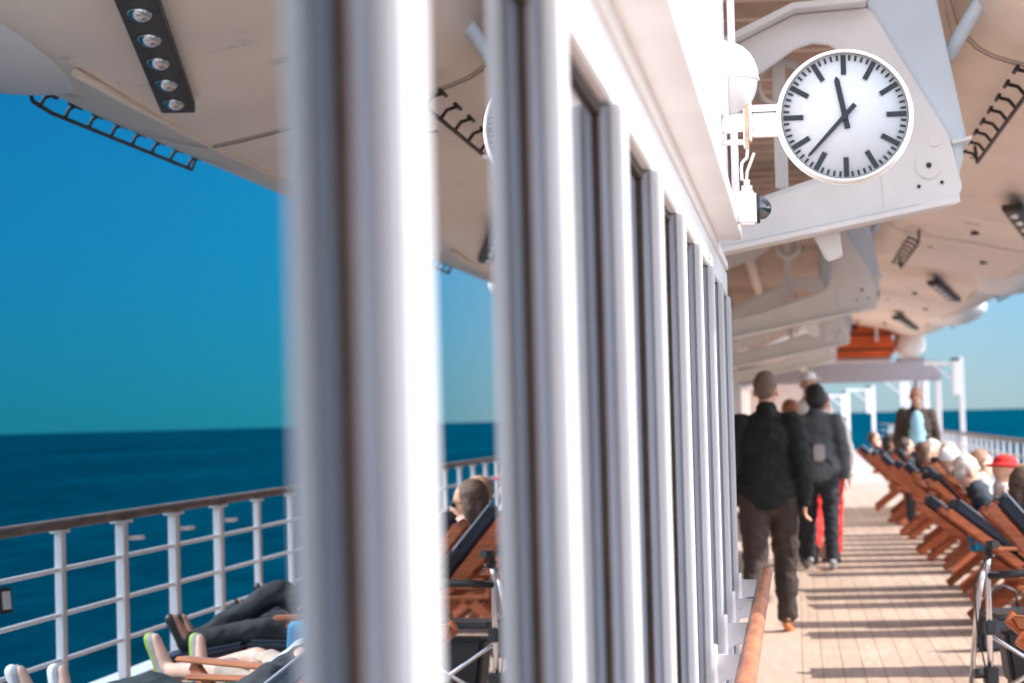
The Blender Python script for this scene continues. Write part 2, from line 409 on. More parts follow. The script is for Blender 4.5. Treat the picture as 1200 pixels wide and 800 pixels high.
# ------------------------------------------------------------------ davits
def davit():
    r = empty('davit', (0, 10.7, 0), 0)
    web = [(-1.16,2.07),(-.304,2.235),(.70,2.415),(.745,2.44),(.752,2.475),(.70,2.70),(.385,3.255),(.36,3.27),(.048,3.254),(-.262,3.11),(-1.16,2.72),
           (-1.16,2.55),(-.30,2.88),(-.08,3.02),(.04,3.10),(.12,3.125),(.19,3.115),(.26,3.07),(.33,2.97),(.36,2.85),(.35,2.68),(.30,2.58),(.20,2.535),(.097,2.505),(-.301,2.385),(-1.16,2.22)]
    MB().prism(web, -.02, .02).build('web_plate', M['white2'], r, bevel=.006)
    # bottom flange
    MB().prism([(-1.15,2.045),(-.304,2.208),(.705,2.388),(.70,2.412),(-.304,2.232),(-1.15,2.069)], -.11, .13).build('lower_flange', M['white2'], r, bevel=.004)
    MB().prism([(-1.15,2.222),(-.301,2.387),(.10,2.507),(.21,2.540),(.20,2.556),(.09,2.524),(-.305,2.403),(-1.15,2.238)], .021, .13).build('inner_flange', M['white2'], r, bevel=.002)
    MB().prism([(-1.15,2.722),(-.262,3.113),(.046,3.257),(.36,3.273),(.36,3.30),(.04,3.285),(-.275,3.14),(-1.15,2.75)], -.16, .30).build('upper_flange', M['white2'], r, bevel=.004)
    # outer box column with knuckle
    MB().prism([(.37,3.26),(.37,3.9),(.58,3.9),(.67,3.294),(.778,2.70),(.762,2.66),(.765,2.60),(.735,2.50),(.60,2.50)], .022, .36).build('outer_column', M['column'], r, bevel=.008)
    MB().prism([(.715,2.655),(.80,2.672),(.80,2.69),(.712,2.672)], -.03, .40).build('column_collar', M['white2'], r, bevel=.003)
    # toe plate and pivots
    MB().prism([(.44,2.362),(.705,2.385),(.74,2.40),(.735,2.44),(.50,2.375)], -.06, -.021).build('toe_plate', M['white2'], r)
    MB().cyl((.61,-.021,2.565), (0,-1,0), .058, .010, 36).cyl((.61,-.031,2.565), (0,-1,0), .050, .004, 36).build('pivot_cover', M['white2'], r)
    for q, w in (((.61,-.035,2.565),.012),((.565,-.021,2.475),.008),((.665,-.021,2.49),.008)): MB().cyl(q, (0,-1,0), w, .010, 12).build('bolt', M['dark'], r)
    MB().cyl((.64,-.021,2.67), (0,-1,0), .024, .008, 20).build('boss', M['white'], r)
    MB().beam((.42,-.023,2.40), (.40,-.023,2.60), .010, .012).build('weld_seam', M['white'], r)
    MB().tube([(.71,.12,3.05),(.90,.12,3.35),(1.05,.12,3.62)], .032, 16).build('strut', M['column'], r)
    # inner frame seen through the opening: post, gusset, sheave
    MB().box(-.06, .0, .30, .36, 2.52, 3.1).build('inner_post', M['white2'], r, bevel=.004)
    MB().prism([(.10,2.29),(.16,2.17),(.23,2.19),(.22,2.31)], .14, .20).build('hanger_bracket', M['white2'], r, bevel=.008)
    MB().lathe((-.02,.26,2.99), (0,1,0), [(0,.09),(.01,.12),(.03,.10),(.05,.10),(.07,.12),(.08,.09)], 28).build('sheave', M['white2'], r)
    MB().cyl((-.13,.10,3.02), (0,1,0), .015, .1, 10).build('pin', M['dark'], r)
    MB().cyl((-.27,.16,2.36), (1,0,0), .045, .28, 18).build('winch_motor', M['white2'], r)
    return r
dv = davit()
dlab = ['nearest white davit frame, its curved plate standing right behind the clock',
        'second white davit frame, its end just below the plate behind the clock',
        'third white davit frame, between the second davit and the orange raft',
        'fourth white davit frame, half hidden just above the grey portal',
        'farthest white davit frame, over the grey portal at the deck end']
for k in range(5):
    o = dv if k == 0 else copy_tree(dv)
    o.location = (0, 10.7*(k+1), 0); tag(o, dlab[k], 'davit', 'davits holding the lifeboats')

# ------------------------------------------------------------------ lifeboats
SEC0 = [(.95,5.4),(.82,4.4),(.78,3.7),(.86,3.27),(1.15,3.11),(1.65,3.01),(2.14,2.90),(2.36,2.90),(2.82,3.05),(3.10,3.27),(3.28,3.62),(3.34,4.2),(3.33,4.8),(3.25,5.4)]
SEC = []
for i in range(len(SEC0)-1):
    p0, p1, p2, p3 = (Vector(SEC0[max(0, i-1)]), Vector(SEC0[i]), Vector(SEC0[i+1]), Vector(SEC0[min(len(SEC0)-1, i+2)]))
    for k in range(4):
        t = k/4; q = .5*((2*p1) + (p2-p0)*t + (2*p0-5*p1+4*p2-p3)*t*t + (3*p1-p0-3*p2+p3)*t**3); SEC.append((q.x, q.y))
SEC.append(SEC0[-1])
LEN = 10.0
def station(y):
    # y local 0 (stern) .. LEN (bow)
    rise = .30*max(0, 1-y/.75)**2 + .15*max(0, 1-y/4.2)**1.7
    bow = max(0, (y-7.9)/2.1)
    rise2 = 1.3*bow**2.0; nar = 1-.75*bow**1.8
    st = 1-.06*max(0, 1-y/.6)**2
    out = []
    for x, z in SEC:
        q = max(0, (4.2-z)/1.3)
        xx = 2.1 + (x-2.1)*nar*st*(1 - .25*bow*q)
        out.append((xx, y, min(z + (rise+rise2)*q, 5.4 + rise2*.2)))
    return out
def lifeboat():
    r = empty('lifeboat', (0, 7.75, 0))
    ys = [0,.08,.2,.4,.75] + [1+.5*i for i in range(14)] + [7.9,8.3,8.7,9.1,9.4,9.7,9.88,LEN]
    ys = sorted(set(ys)); vs = []; fs = []; n = len(SEC)
    for y in ys: vs += station(y)
    for i in range(len(ys)-1):
        for k in range(n-1): fs.append((i*n+k, i*n+k+1, (i+1)*n+k+1, (i+1)*n+k))
    m = MB().add(vs, fs, True)
    m.f.append(tuple(range(n))); m.sm.append(False)
    m.f.append(tuple(range((len(ys)-1)*n, len(ys)*n))); m.sm.append(False)
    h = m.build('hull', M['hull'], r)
    # transverse seams
    for y in (3.85, 8.9):
        s = MB(); w = .018
        a = station(y-w); b = station(y+w); vs = [Vector(p) + Vector(((p[0]-2.1)*.008, 0, -.010)) for p in a[6:46]] + [Vector(p) + Vector(((p[0]-2.1)*.008, 0, -.010)) for p in b[6:46]]
        k = len(vs)//2
        s.add(vs, [(i, i+1, k+i+1, k+i) for i in range(k-1)], True); s.build('seam', M['seam'], r)
    MB().tube([(2.26, y, z_) for y, z_ in ((1.6, 2.93), (3, 2.90), (4.2, 2.888), (5.5, 2.885), (7.8, 2.885))], .018, 10).build('keel', M['hull'], r)
    # grab rails
    for (x, z, y0, y1, dx) in ((1.14, 3.00, 3.4, 7.1, -.16), (2.95, 3.04, 3.2, 6.2, -.10)):
        g = MB().tube([(x, y0-.1, z+.10), (x, y0, z+.01), (x, y0+.3, z-.01), ((x), y1, z-.01), (x, y1+.15, z+.10)], .011, 8)
        nn = 8
        for i in range(nn):
            y = y0 + .1 + (y1-y0-.2)*i/(nn-1); ex = dx*.55
            g.tube([(x, y, z-.01), (x+ex*.4, y, z+.035), (x+ex, y, z+.05)], .010, 6)
            g.tube([(x+ex, y-.10, z+.05), (x+ex, y+.10, z+.05)], .011, 6)
        g.build('grab_rail', M['dark'], r)
    # skid strips with rollers
    for (p0, p1) in (((1.70,.45,3.04),(2.10,2.60,2.91)),):
        p0 = Vector(p0); p1 = Vector(p1)
        sk = MB().beam(p0, p1, .15, .05).build('skid_strip', M['dark'], r, bevel=.005)
        for i in range(5):
            q = p0.lerp(p1, (i+.6)/5.2) - Vector((0,0,.025)); MB().ell(q, (.045,.075 if p1.y < 5 else .04,.035)).build('roller', M['alu'], sk)
    # smooth stern fairing outboard of the strip
    MB().ell((2.66,1.25,3.20), (.56,1.9,.30), 36, 22).build('stern_fairing', M['white'], r)
    for q in ((1.35,5.1,3.09),(1.9,5.9,2.96),(2.75,4.7,3.06),(1.6,2.9,3.04),(1.2,8.0,3.14)): MB().cyl(q, (0,0,-1), .035, .03, 14).build('drain_plug', M['dark'], r)
    # fender along the side
    MB().tube([(3.46, y, 3.95) for y in (.3, 4, 7.8)], .05, 10).build('fender', M['grey'], r)
    # canopy
    c = []
    for y, w, h in ((.3,.8,0),(.5,.95,.55),(1,1,.85),(7,1,.85),(8.5,.75,.7),(9.3,.4,.1)):
        for x, z in ((-1.2,0),(-1.1,.7),(-.6,1),(.6,1),(1.1,.7),(1.2,0)): c.append((2.1+x*w, y, 5.38+z*h))
    fs = [(i*6+k, i*6+k+1, (i+1)*6+k+1, (i+1)*6+k) for i in range(5) for k in range(5)]
    MB().add(c, fs, True).build('canopy', M['orange'], r)
    return r
lb = lifeboat()
llab = ['nearest white lifeboat hull hanging overhead, with dark grab rails under it, filling the top right',
        'second white lifeboat hull overhead, beyond the nearest boat',
        'third white lifeboat hull overhead, beyond the dark gap with its pale bulb',
        'fourth white lifeboat hull overhead, above the far portal',
        'farthest white lifeboat hull, a small one at the deck end']
for k in range(4):
    o = lb if k == 0 else copy_tree(lb)
    o.location = (0, 7.75 + 10.7*k, 0); tag(o, llab[k], 'lifeboat', 'lifeboats hanging over the deck')

# ------------------------------------------------------------------ ship railing
RX = 3.2
rl = empty('ship_railing', (0,0,0), 0, 'white metal ship railing with wooden cap rail at the sea edge of the deck', 'railing')
MB().tube([(RX, -6, 1.03), (RX, 30, 1.03), (RX, 93, 1.03)], .029, 10, sx=1.25).build('cap_rail', M['capwood'], rl)
for z in (.80, .57, .34):
    MB().tube([(RX, -6, z), (RX, 93, z)], .0125, 8).build('bar', M['white'], rl)
y = 10.9 - 1.14*12; i = 0; gate = {14, 15, 16}
while y < 85 and i < 98:
    wide = .045 if i in gate else .036
    p = MB().box(RX-wide*.55, RX+wide*.55, y-wide, y+wide, .101, .985).box(RX-wide*1.0, RX+wide*1.0, y-wide*1.9, y+wide*1.9, .985, 1.003).build('post', M['white'], rl, bevel=.004)
    if i in gate:
        MB().tube([(RX-.03, y+.03, .90), (RX-.085, y+.04, .90), (RX-.09, y+.12, .90)], .013, 8).build('latch', M['white'], p)
    y += 1.14 if y < 60 else 2.28; i += 1
pl = empty('notice_plaque', (RX-.05, 11.0, .72), 0, 'small dark framed notice fixed low on a railing post', 'sign')
MB().box(-.012, 0, -.045, .045, -.06, .06).build('frame', M['dark'], pl, bevel=.004)
MB().box(-.015, -.0125, -.030, .030, -.042, .042).build('notice', M['paper'], pl)
pl.rotation_euler = (0, R(4), R(20))
# mesh infill panels far along the rail
# ------------------------------------------------------------------ far portal, posts, raft
pf = empty('portal_frame', (0, 50, 0), 0, 'grey steel portal frame crossing the deck behind the walkers', 'frame')
MB().box(-1.14, 2.98, 0, .25, 2.10, 2.50).build('crossbeam', M['grey'], pf, bevel=.02)
for x in (2.86,): MB().box(x, x+.11, .02, .20, 0, 2.10).build('post', M['white'], pf, bevel=.01)
MB().box(2.45, 2.52, .3, .4, 0, 2.1).box(2.62, 2.68, 1.3, 1.4, 0, 2.2).build('inner_post', M['grey'], pf)
for i, (x, y, h) in enumerate(((3.55, 48.5, 2.52), (2.75, 60, 2.35), (2.1, 66, 2.2), (1.55, 72, 2.1), (3.0, 56, 2.3))):
    x = min(x, 3.28)
    p = empty('lamp_post', (x, y, 0), 0, ['tall white lamp post with lantern box standing at the railing right of the portal',
        'white lamp post left of the standing man, under the portal beam', 'thin white lamp post, second left from the standing man under the portal',
        'farthest small white lamp post, beyond the walkers', 'white lamp post close behind the portal leg'][i], 'post', 'lamp posts along the deck')
    MB().box(-.05, .05, -.05, .05, 0, h).build('pole', M['white'], p, bevel=.01)
    MB().box(-.19, -.052, -.07, .07, h-.75, h-.06).build('lantern', M['white'], p, bevel=.02)
    MB().box(-.20, -.04, -.08, .08, h-.055, h-.01).build('lantern_cap', M['dark'], p)
    MB().beam((-.19, 0, h-.12), (-.72, 0, h-.10), .04, .06).beam((-.19,0,h-.42), (-.55,0,h-.12), .03, .03).build('arm', M['white'], p)

rf = empty('rescue_boat', (1.0, 45, 2.5), 0, 'orange covered rescue boat hanging above the grey portal beam', 'boat')
MB().prism([(-.42,0),(.82,0),(.86,.12),(.80,.40),(.72,.66),(-.02,.66),(-.10,.46),(-.28,.42),(-.34,.16)], 0, 2.6).build('cover', M['orange'], rf, bevel=.05)
b_ = MB()
for z in (.14, .42): b_.beam((-.36,-.01,z), (.84,-.01,z), .02, .03)
b_.build('strap', M['dark'], rf)
MB().box(-.10, .82, -.06, 0, .665, .72).box(.50, .56, -.05, -.001, .28, .665).build('cradle', M['white'], rf)
MB().box(-.3, .8, .2, 2.4, -.06, -.002).build('chock', M['grey'], rf)
cn = empty('life_raft_canister', (2.2, 46, 2.78), 0, 'white drum shaped raft canister right of the orange boat', 'canister')
MB().lathe((0,0,0), (0,1,0), [(0,0),(0,.18),(.06,.27),(.5,.29),(.54,.31),(.58,.29),(1.0,.27),(1.06,.18),(1.06,0)], 24).build('shell', M['white'], cn)
MB().box(-.25,.25,.1,.2,-.36,-.285).box(-.25,.25,.8,.9,-.36,-.285).build('cradle', M['grey'], cn)

# ------------------------------------------------------------------ deck chairs (local x = toward the feet)
def chair(tx=0, tz=1.06):
    r = empty('deck_chair', (0,0,0)); hw = .29
    bt = lambda t, o=0: (tx+(.92-tx)*t+o*.7, 0, tz+(.10-tz)*t+o*.7)
    th = .028
    def side(name, a, b, w, mt=M['teak']):       # one board in each side plane
        for s in (-1, 1): MB().beam((a[0], s*hw, a[1]), (b[0], s*hw, b[1]), th, w).build(name, mt, r, bevel=.006)
    side('back_rail', (tx,tz), (.92,.10), .06)
    q = bt(.03); MB().beam((q[0],-hw+.015,q[2]), (q[0],hw-.015,q[2]), .022, .075, up=(-.66,0,.75)).build('head_board', M['teak2'], r, bevel=.008)
    b_ = MB()
    for i in range(7):
        t = .06+.085*i; q = bt(t); b_.beam((q[0], -hw+.014, q[2]), (q[0], hw-.014, q[2]), .012, .05, up=(-.66,0,.75))
    b_.build('back_slats', M['teak'], r)
    side('rear_leg', (1.02,.60), (.28,.02), .075)
    side('seat_rail', (.50,.36), (1.22,.40), .06)
    b_ = MB()
    for i in range(7): x = .58+.095*i; b_.beam((x,-hw+.014,.385+.003*i), (x,hw-.014,.385+.003*i), .07, .014)
    b_.build('seat_slats', M['teak2'], r)
    side('front_leg', (.40,.61), (1.16,.02), .05)
    side('leg_rest_rail', (1.20,.40), (1.78,.30), .05)
    b_ = MB()
    for i in range(6): x = 1.25+.095*i; b_.beam((x,-hw+.014,.405-.016*i), (x,hw-.014,.405-.016*i), .06, .012)
    b_.build('leg_rest_slats', M['teak2'], r)
    side('foot_leg', (1.62,.33), (1.66,.01), .04)
    for s in (-1, 1):
        MB().beam((.24, s*(hw+.012), .625), (1.10, s*(hw+.012), .615), .07, .024).build('armrest', M['teak2'], r, bevel=.008)
    # cushion
    cu = MB().beam(bt(.01,.08), bt(.66,.08), .52, .085, up=(.7,0,.72)).build('back_cushion', M['navy'], r, bevel=.02)
    MB().beam((.60,0,.445), (1.26,0,.465), .50, .055).build('seat_cushion', M['navy'], r, bevel=.02)
    MB().beam((1.27,0,.46), (1.76,0,.375), .50, .05).build('leg_cushion', M['navy'], r, bevel=.02)
    for s in (-1, 1): MB().tube([Vector(bt(q, .12)) + Vector((0,s*.262,0)) for q in (.01,.33,.66)], .007, 6).build('piping', M['piping'], cu)
    return r

# ------------------------------------------------------------------ people
from mathutils import noise
def solid(mb, name, mt, parent, vox=.014, smooth=5, fac=.5, fold=0):
    me = mb.mesh(name + '_raw'); o = bpy.data.objects.new('tmp', me); COL.objects.link(o)
    rm = o.modifiers.new('r', 'REMESH'); rm.mode = 'VOXEL'; rm.voxel_size = vox; rm.use_smooth_shade = True
    s = o.modifiers.new('s', 'SMOOTH'); s.iterations = smooth; s.factor = fac
    dg = bpy.context.evaluated_depsgraph_get(); m2 = bpy.data.meshes.new_from_object(o.evaluated_get(dg)); m2.name = name
    bpy.data.objects.remove(o); bpy.data.meshes.remove(me)
    if fold:
        off = random.uniform(0, 50)
        for v, nn in [(v, v.normal.copy()) for v in m2.vertices]:
            q = v.co; k = noise.noise(Vector((q.x*7+off, q.y*7, q.z*16))) + .6*noise.noise(Vector((q.x*18, q.y*18+off, q.z*30 + q.x*14)))
            v.co = v.co + nn * k * fold
    for p in m2.polygons: p.use_smooth = True
    m2.materials.clear(); m2.materials.append(mt)
    return link(bpy.data.objects.new(name, m2), parent)

def V(*a): return Vector(a)
def figure(root, J, fwd, up_head, mats, shorts=False, hair='short', glasses=False, vox=.013, sleeve=1.0, bulk=1.0, lb_=1.0, long_=.0):
    """J: joint dict (local). fwd: facing direction of the head. mats: skin, top, legs, shoe, hair"""
    fwd = Vector(fwd).normalized(); uph = Vector(up_head).normalized(); sd = fwd.cross(uph).normalized(); uph = sd.cross(fwd).normalized()
    rot = Matrix((sd, fwd, uph)).transposed()   # columns: side, forward, up
    H = Vector(J['head'])
    def hp(x, y, z): return H + rot @ Vector((x, y, z))
    b = MB()
    b.ell(hp(0,-.012,.025), (.078,.098,.098), 18, 12, rot)                 # cranium
    b.ell(hp(0,.030,-.045), (.058,.066,.075), 16, 10, rot)                 # face
    b.ell(hp(0,.055,-.098), (.030,.026,.024), 10, 8, rot)                  # chin
    b.caps(hp(0,.088,.0), hp(0,.108,-.038), .010, .016, 8)                 # nose
    b.ell(hp(0,.082,-.070), (.026,.014,.010), 10, 6, rot)                  # lips
    b.ell(hp(-.030,.080,.022), (.024,.012,.008), 8, 6, rot).ell(hp(.030,.080,.022), (.024,.012,.008), 8, 6, rot)
    for s in (-1, 1): b.ell(hp(s*.080,-.005,-.018), (.012,.022,.034), 8, 8, rot)
    b.caps(hp(0,-.02,-.06), J['neck'], .050, .052)
    # torso under clothes
    b.caps(J['chest'], J['pelvis'], .11, .11).caps(J['neck'], J['chest'], .07, .11)
    for s in 'LR':
        b.caps(J['sh'+s], J['el'+s], .045, .036).caps(J['el'+s], J['wr'+s], .036, .025)
        w = Vector(J['wr'+s]); e = Vector(J['el'+s]); d = (w-e).normalized()
        hd = Vector(J.get('hd'+s, w + d*.09)); d2 = (hd-w).normalized()
        side = d2.cross(Vector(J.get('palm', (0,0,1)))).normalized() if abs(d2.z) < .9 else Vector((0,1,0)) if 'palm' not in J else d2.cross(Vector(J['palm'])).normalized()
        nrm = side.cross(d2).normalized()
        palm_c = w + d2*.05
        Rm = Matrix((side, d2, nrm)).transposed()
        b.ell(palm_c, (.040,.052,.017), 12, 8, Rm)
        for i, ln in enumerate((.068,.078,.072,.056)):
            p0 = w + d2*.085 + side*(-.029+.0193*i); p1 = p0 + (d2*.9 + nrm*.35).normalized()*ln*.55; p2 = p1 + (d2*.5+nrm*.85).normalized()*ln*.45
            b.caps(p0, p1, .0095, .009, 8).caps(p1, p2, .009, .0075, 8)
        q0 = w + d2*.025 - side*.030; q1 = q0 + (d2*.6 - side*.7).normalized()*.042; b.caps(q0, q1, .013, .011, 8).caps(q1, q1 + (d2*.9+nrm*.3).normalized()*.032, .011, .009, 8)
        b.caps(J['hp'+s], J['kn'+s], .075, .052).caps(J['kn'+s], J['an'+s], .052, .036)
        b.caps(J['an'+s], J['to'+s], .036, .026)
    body = solid(b, 'body', mats['skin'], root, vox=vox*.8, smooth=3)
    # top
    t = MB(); c = Vector(J['chest']); p = Vector(J['pelvis']); n = Vector(J['neck'])
    ax = (Vector(J['shR']) - Vector(J['shL'])).normalized()
    upv = (n - p).normalized(); fr = upv.cross(ax).normalized()
    Rt = Matrix((ax, fr, upv)).transposed()
    t.ell(c, (.185*bulk,.125*bulk,.20), 18, 12, Rt).ell((c+p)/2, (.165*bulk,.125*bulk,.19), 18, 12, Rt).ell(p+upv*.03, (.172*bulk,.128*bulk,.15+long_), 18, 12, Rt)
    t.caps(n - upv*.09, J['shL'], .085, .062).caps(n - upv*.09, J['shR'], .085, .062).caps(n - upv*.05, n + upv*.012, .088, .070)
    for q in 'LR': t.caps(n - upv*.03, Vector(J['sh'+q]).lerp(n, .25), .055, .045)
    for s in 'LR':
        e = Vector(J['el'+s]); w = Vector(J['wr'+s])
        t.caps(J['sh'+s], e, .070*bulk, .056*bulk)
        if sleeve > .5: t.caps(e, e.lerp(w, sleeve*.97), .056*bulk, .043*bulk)
    top = solid(t, 'jacket', mats['top'], root, vox=vox, smooth=3, fold=.013)
    # legs
    l = MB(); l.ell(p - upv*.06, (.165,.115,.13), 16, 10, Rt)
    for s in 'LR':
        h = Vector(J['hp'+s]); k = Vector(J['kn'+s]); a = Vector(J['an'+s])
        if shorts: l.caps(h, h.lerp(k, .75), .100, .085)
        else: l.caps(h, k, .096*lb_, .074*lb_).caps(k, k.lerp(a, .93), .074*lb_, .060*lb_)
    solid(l, 'shorts' if shorts else 'trousers', mats['legs'], root, vox=vox, smooth=3, fold=.013)
    for s in 'LR':
        a = Vector(J['an'+s]); to = Vector(J['to'+s]); d = (to-a); dn = d.normalized()
        sdn = J.get('sole'+s, J.get('sole', (0,0,-1))); sl = Vector(sdn).normalized()
        f = MB().caps(a + sl*.030 - dn*.05, to + sl*.018, .036, .034).caps(a, a + sl*.03, .042, .038)
        sh = solid(f, 'shoe', mats['shoe'], root, vox=.011, smooth=3)
        if mats.get('sole'):
            g = MB().caps(a + sl*.058 - dn*.055, to + sl*.044 + dn*.01, .030, .034); solid(g, 'sole', mats['sole'], sh, vox=.011, smooth=2)
    # hair / hat
    g = MB()
    if hair == 'short':
        g.ell(hp(0,-.028,.040), (.084,.094,.092), 18, 12, rot); g.ell(hp(0,-.060,-.015), (.066,.050,.060), 14, 10, rot)
    elif hair == 'bald':
        g.ell(hp(0,-.055,-.005), (.080,.058,.050), 14, 10, rot)
    elif hair == 'long':
        g.ell(hp(0,-.030,.038), (.093,.100,.098), 18, 12, rot); g.ell(hp(0,-.065,-.06), (.090,.060,.12), 16, 10, rot)
        for s in (-1, 1): g.ell(hp(s*.078,-.01,-.05), (.022,.045,.085), 10, 10, rot)
    elif hair in ('cap', 'hood'):
        g.ell(hp(0,-.022,.050), (.094,.108,.085), 18, 12, rot)
        if hair == 'cap': g.ell(hp(0,.11,.048), (.065,.065,.010), 14, 6, rot)
        else: g.ell(hp(0,-.05,-.02), (.100,.085,.115), 16, 12, rot)
    elif hair == 'hat':
        g.ell(hp(0,-.01,.075), (.085,.095,.060), 18, 10, rot); g.ell(hp(0,-.01,.048), (.155,.165,.012), 24, 6, rot)
    solid(g, {'cap':'cap','hood':'hood','hat':'sun_hat'}.get(hair, 'hair'), mats['hair'], root, vox=.010, smooth=2, fold=.005 if hair in ('short','long','bald') else .003)
    e = MB()
    if glasses:
        for s in (-1, 1): e.ell(hp(s*.032,.092,.002), (.027,.008,.021), 12, 8, rot)
        e.caps(hp(-.012,.098,.008), hp(.012,.098,.008), .004, .004, 6)
        for s in (-1, 1): e.caps(hp(s*.060,.080,.006), hp(s*.083,.0,.002), .003, .003, 6)
        e.build('sunglasses', M['black'], root)
    else:
        for s in (-1, 1): e.ell(hp(s*.030,.083,.002), (.012,.008,.007), 10, 6, rot)
        e.build('eyes', M['dark'], root)
    return root

def walk(h=1.75, stride=.2, back=1, arm=.12, lean=.03, headturn=0):
    """standing/walking pose facing +Y. back=1: left leg back"""
    k = h/1.75
    L = -1
    J = dict(pelvis=(0,0,.96*k), chest=(0,lean,1.27*k), neck=(0,lean+.01,1.50*k), head=(0,lean+.045,1.635*k),
        shL=(-.175,lean,1.405*k), shR=(.175,lean,1.405*k),
        elL=(-.245,-.04+arm*.5,1.13*k), elR=(.245,-.04-arm*.5,1.13*k), wrL=(-.245,.04+arm,.90*k), wrR=(.245,.02-arm*.6,.89*k),
        hpL=(-.095,0,.92*k), hpR=(.095,0,.92*k))
    s = stride*back
    J['knL'] = (-.10, .05 - s*.35, .50*k); J['anL'] = (-.10, -s, .10 + (.07 if s > .05 else 0)); 
    J['knR'] = (.10, .05 + s*.6, .51*k); J['anR'] = (.10, s*.8, .095)
    J['toL'] = (-.115, -s+.13, .035 + (.0 if s > .05 else 0)); J['toR'] = (.115, s*.8+.15, .035)
    if s > .05: J['soleL'] = (0, -.45, -1)
    J['palm'] = (1, 0, 0)
    return J

def cm_(name, c): return cloth(name, c)
T = {}
def c(name, col):
    if name not in T: T[name] = cloth(name, col)
    return T[name]
def hm(name, col):
    if name not in T: T[name] = hairm(name, col)
    return T[name]

# --- walkers
r = empty('person', (-.20, 16.6, 0), R(-2), 'man walking away in a dark green jacket, grey trousers and brown shoes', 'person')
figure(r, walk(1.78, .22, 1, .05, .05), (0.15,1,-.12), (0,0,1),
       dict(skin=M['skin'], top=c('dark_green_wool', (.0035,.007,.007)), legs=c('grey_brown_wool', (.040,.028,.024)), shoe=mat('brown_leather', (.14,.05,.025), .5),
            sole=mat('tan_sole', (.55,.20,.07), .6), hair=hm('greying_hair', (.15,.10,.08))), hair='short', vox=.011, bulk=1.27, lb_=1.2, long_=.05)
r = empty('person', (.205, 23.3, 0), R(4), 'man walking away in a blue grey jacket with black hood and a strap bag', 'person')
figure(r, walk(1.76, .16, -1, -.06, .12), (0,1,-.35), (0,0.2,1),
       dict(skin=M['skin'], top=c('blue_grey_fabric', (.075,.085,.095)), legs=c('dark_slate_denim', (.018,.021,.028)), shoe=mat('pale_shoe', (.30,.33,.38), .6),
            hair=hm('black_hood', (.012,.012,.014))), hair='hood', bulk=1.22, lb_=1.1, long_=.06)
MB().tube([(-.19,-.10,1.42),(-.10,-.155,1.25),(.02,-.16,1.12),(.12,-.12,1.0)], .016, 8).build('strap', M['black'], r)
MB().box(-.06,.05,-.20,-.15,1.04,1.20).build('pouch', M['grey'], r, bevel=.015)
r = empty('person', (.27, 24.2, 0), R(0), 'person in bright red trousers and a cream top just beyond the hooded man', 'person')
figure(r, walk(1.70, .18, 1, .05, .02), (.6,1,0), (0,0,1),
       dict(skin=M['skin2'], top=c('cream_fabric', (.70,.62,.56)), legs=c('bright_red_cotton', (.78,.03,.025)), shoe=M['black'],
            hair=hm('brown_hair', (.20,.09,.05))), hair='short', bulk=1.05)
r = empty('person', (-.06, 23.9, 0), R(0), 'person in dark trousers walking between the green jacket and the hooded man', 'person')
figure(r, walk(1.62, .10, -1, .05, .0), (-.5,1,0), (0,0,1),
       dict(skin=M['skin'], top=c('charcoal_fabric', (.05,.055,.07)), legs=c('black_cotton', (.02,.022,.026)), shoe=M['black'],
            hair=hm('auburn_hair', (.32,.13,.06))), hair='short')
r = empty('person', (.14, 24.9, 0), R(180), 'person in a broad white sun hat, mostly hidden by the hooded man', 'person')
figure(r, walk(1.92, .12, -1, .05, .0), (0,1,0), (0,0,1),
       dict(skin=M['skin2'], top=c('white_cotton', (.75,.74,.73)), legs=c('beige_cotton', (.45,.38,.31)), shoe=M['black'],
            hair=mat('white_hat', (.8,.8,.8), .7)), hair='hat')
r = empty('person', (1.52, 31.0, 0), R(180), 'man standing among the far deck chairs in a pale blue shirt and open dark jacket', 'person')
figure(r, walk(1.80, .02, -1, .05, .0), (.2,1,0), (0,0,1),
       dict(skin=M['skin'], top=c('dark_brown_fabric', (.05,.035,.03)), legs=c('dark_slate_denim', (.018,.021,.028)), shoe=M['black'],
            hair=hm('brown_hair', (.20,.09,.05))), hair='bald', bulk=1.15)
sh = MB().ell((0,.085,1.20), (.115,.085,.30), 16, 12); solid(sh, 'shirt_front', c('pale_blue_shirt', (.30,.55,.70)), r, vox=.012)

# --- seated people; local x toward the feet, y across (left of sitter = +y)
def sit(v=0):
    a, b_ = [(.0,.0), (.10,-.06), (-.03,.08), (0,0)][v]
    J = dict(pelvis=(.66,0,.56), chest=(.46,0,.86), neck=(.33,0,1.07), head=(.285+.04*(v % 3),.02*(v % 3),1.195),
        shL=(.37,.18,.98), shR=(.37,-.18,.98), elL=(.58,.27,.70), elR=(.60,-.27,.69), wrL=(.84,.20-.1*(v == 1),.72), wrR=(.86,-.16,.70),
        hpL=(.70,.095,.545), hpR=(.70,-.095,.545), knL=(1.14,.13,.66+a), knR=(1.14,-.12,.64+b_), anL=(1.60,.10,.50), anR=(1.60,-.10,.52),
        toL=(1.67,.13,.63), toR=(1.67,-.13,.65), sole=(1,0,-.35), palm=(0,0,-1))
    if v == 3: J.update(pelvis=(.68,0,.50), chest=(.42,0,.63), neck=(.22,0,.78), head=(.12,0,.885), shL=(.27,.18,.72), shR=(.27,-.18,.72),
        elL=(.50,.27,.56), elR=(.52,-.27,.56), wrL=(.76,.16,.62), wrR=(.78,-.12,.62), hpL=(.72,.09,.50), hpR=(.72,-.09,.50),
        knL=(1.14,.12,.62), knR=(1.14,-.10,.58), anL=(1.58,.09,.54), anR=(1.58,-.09,.55), toL=(1.64,.12,.68), toR=(1.64,-.12,.70))
    if v == 2: J['wrL'] = (.55,.10,.92); J['wrR'] = (.56,-.10,.90); J['elL'] = (.56,.28,.72); J['elR'] = (.56,-.28,.72)
    return J
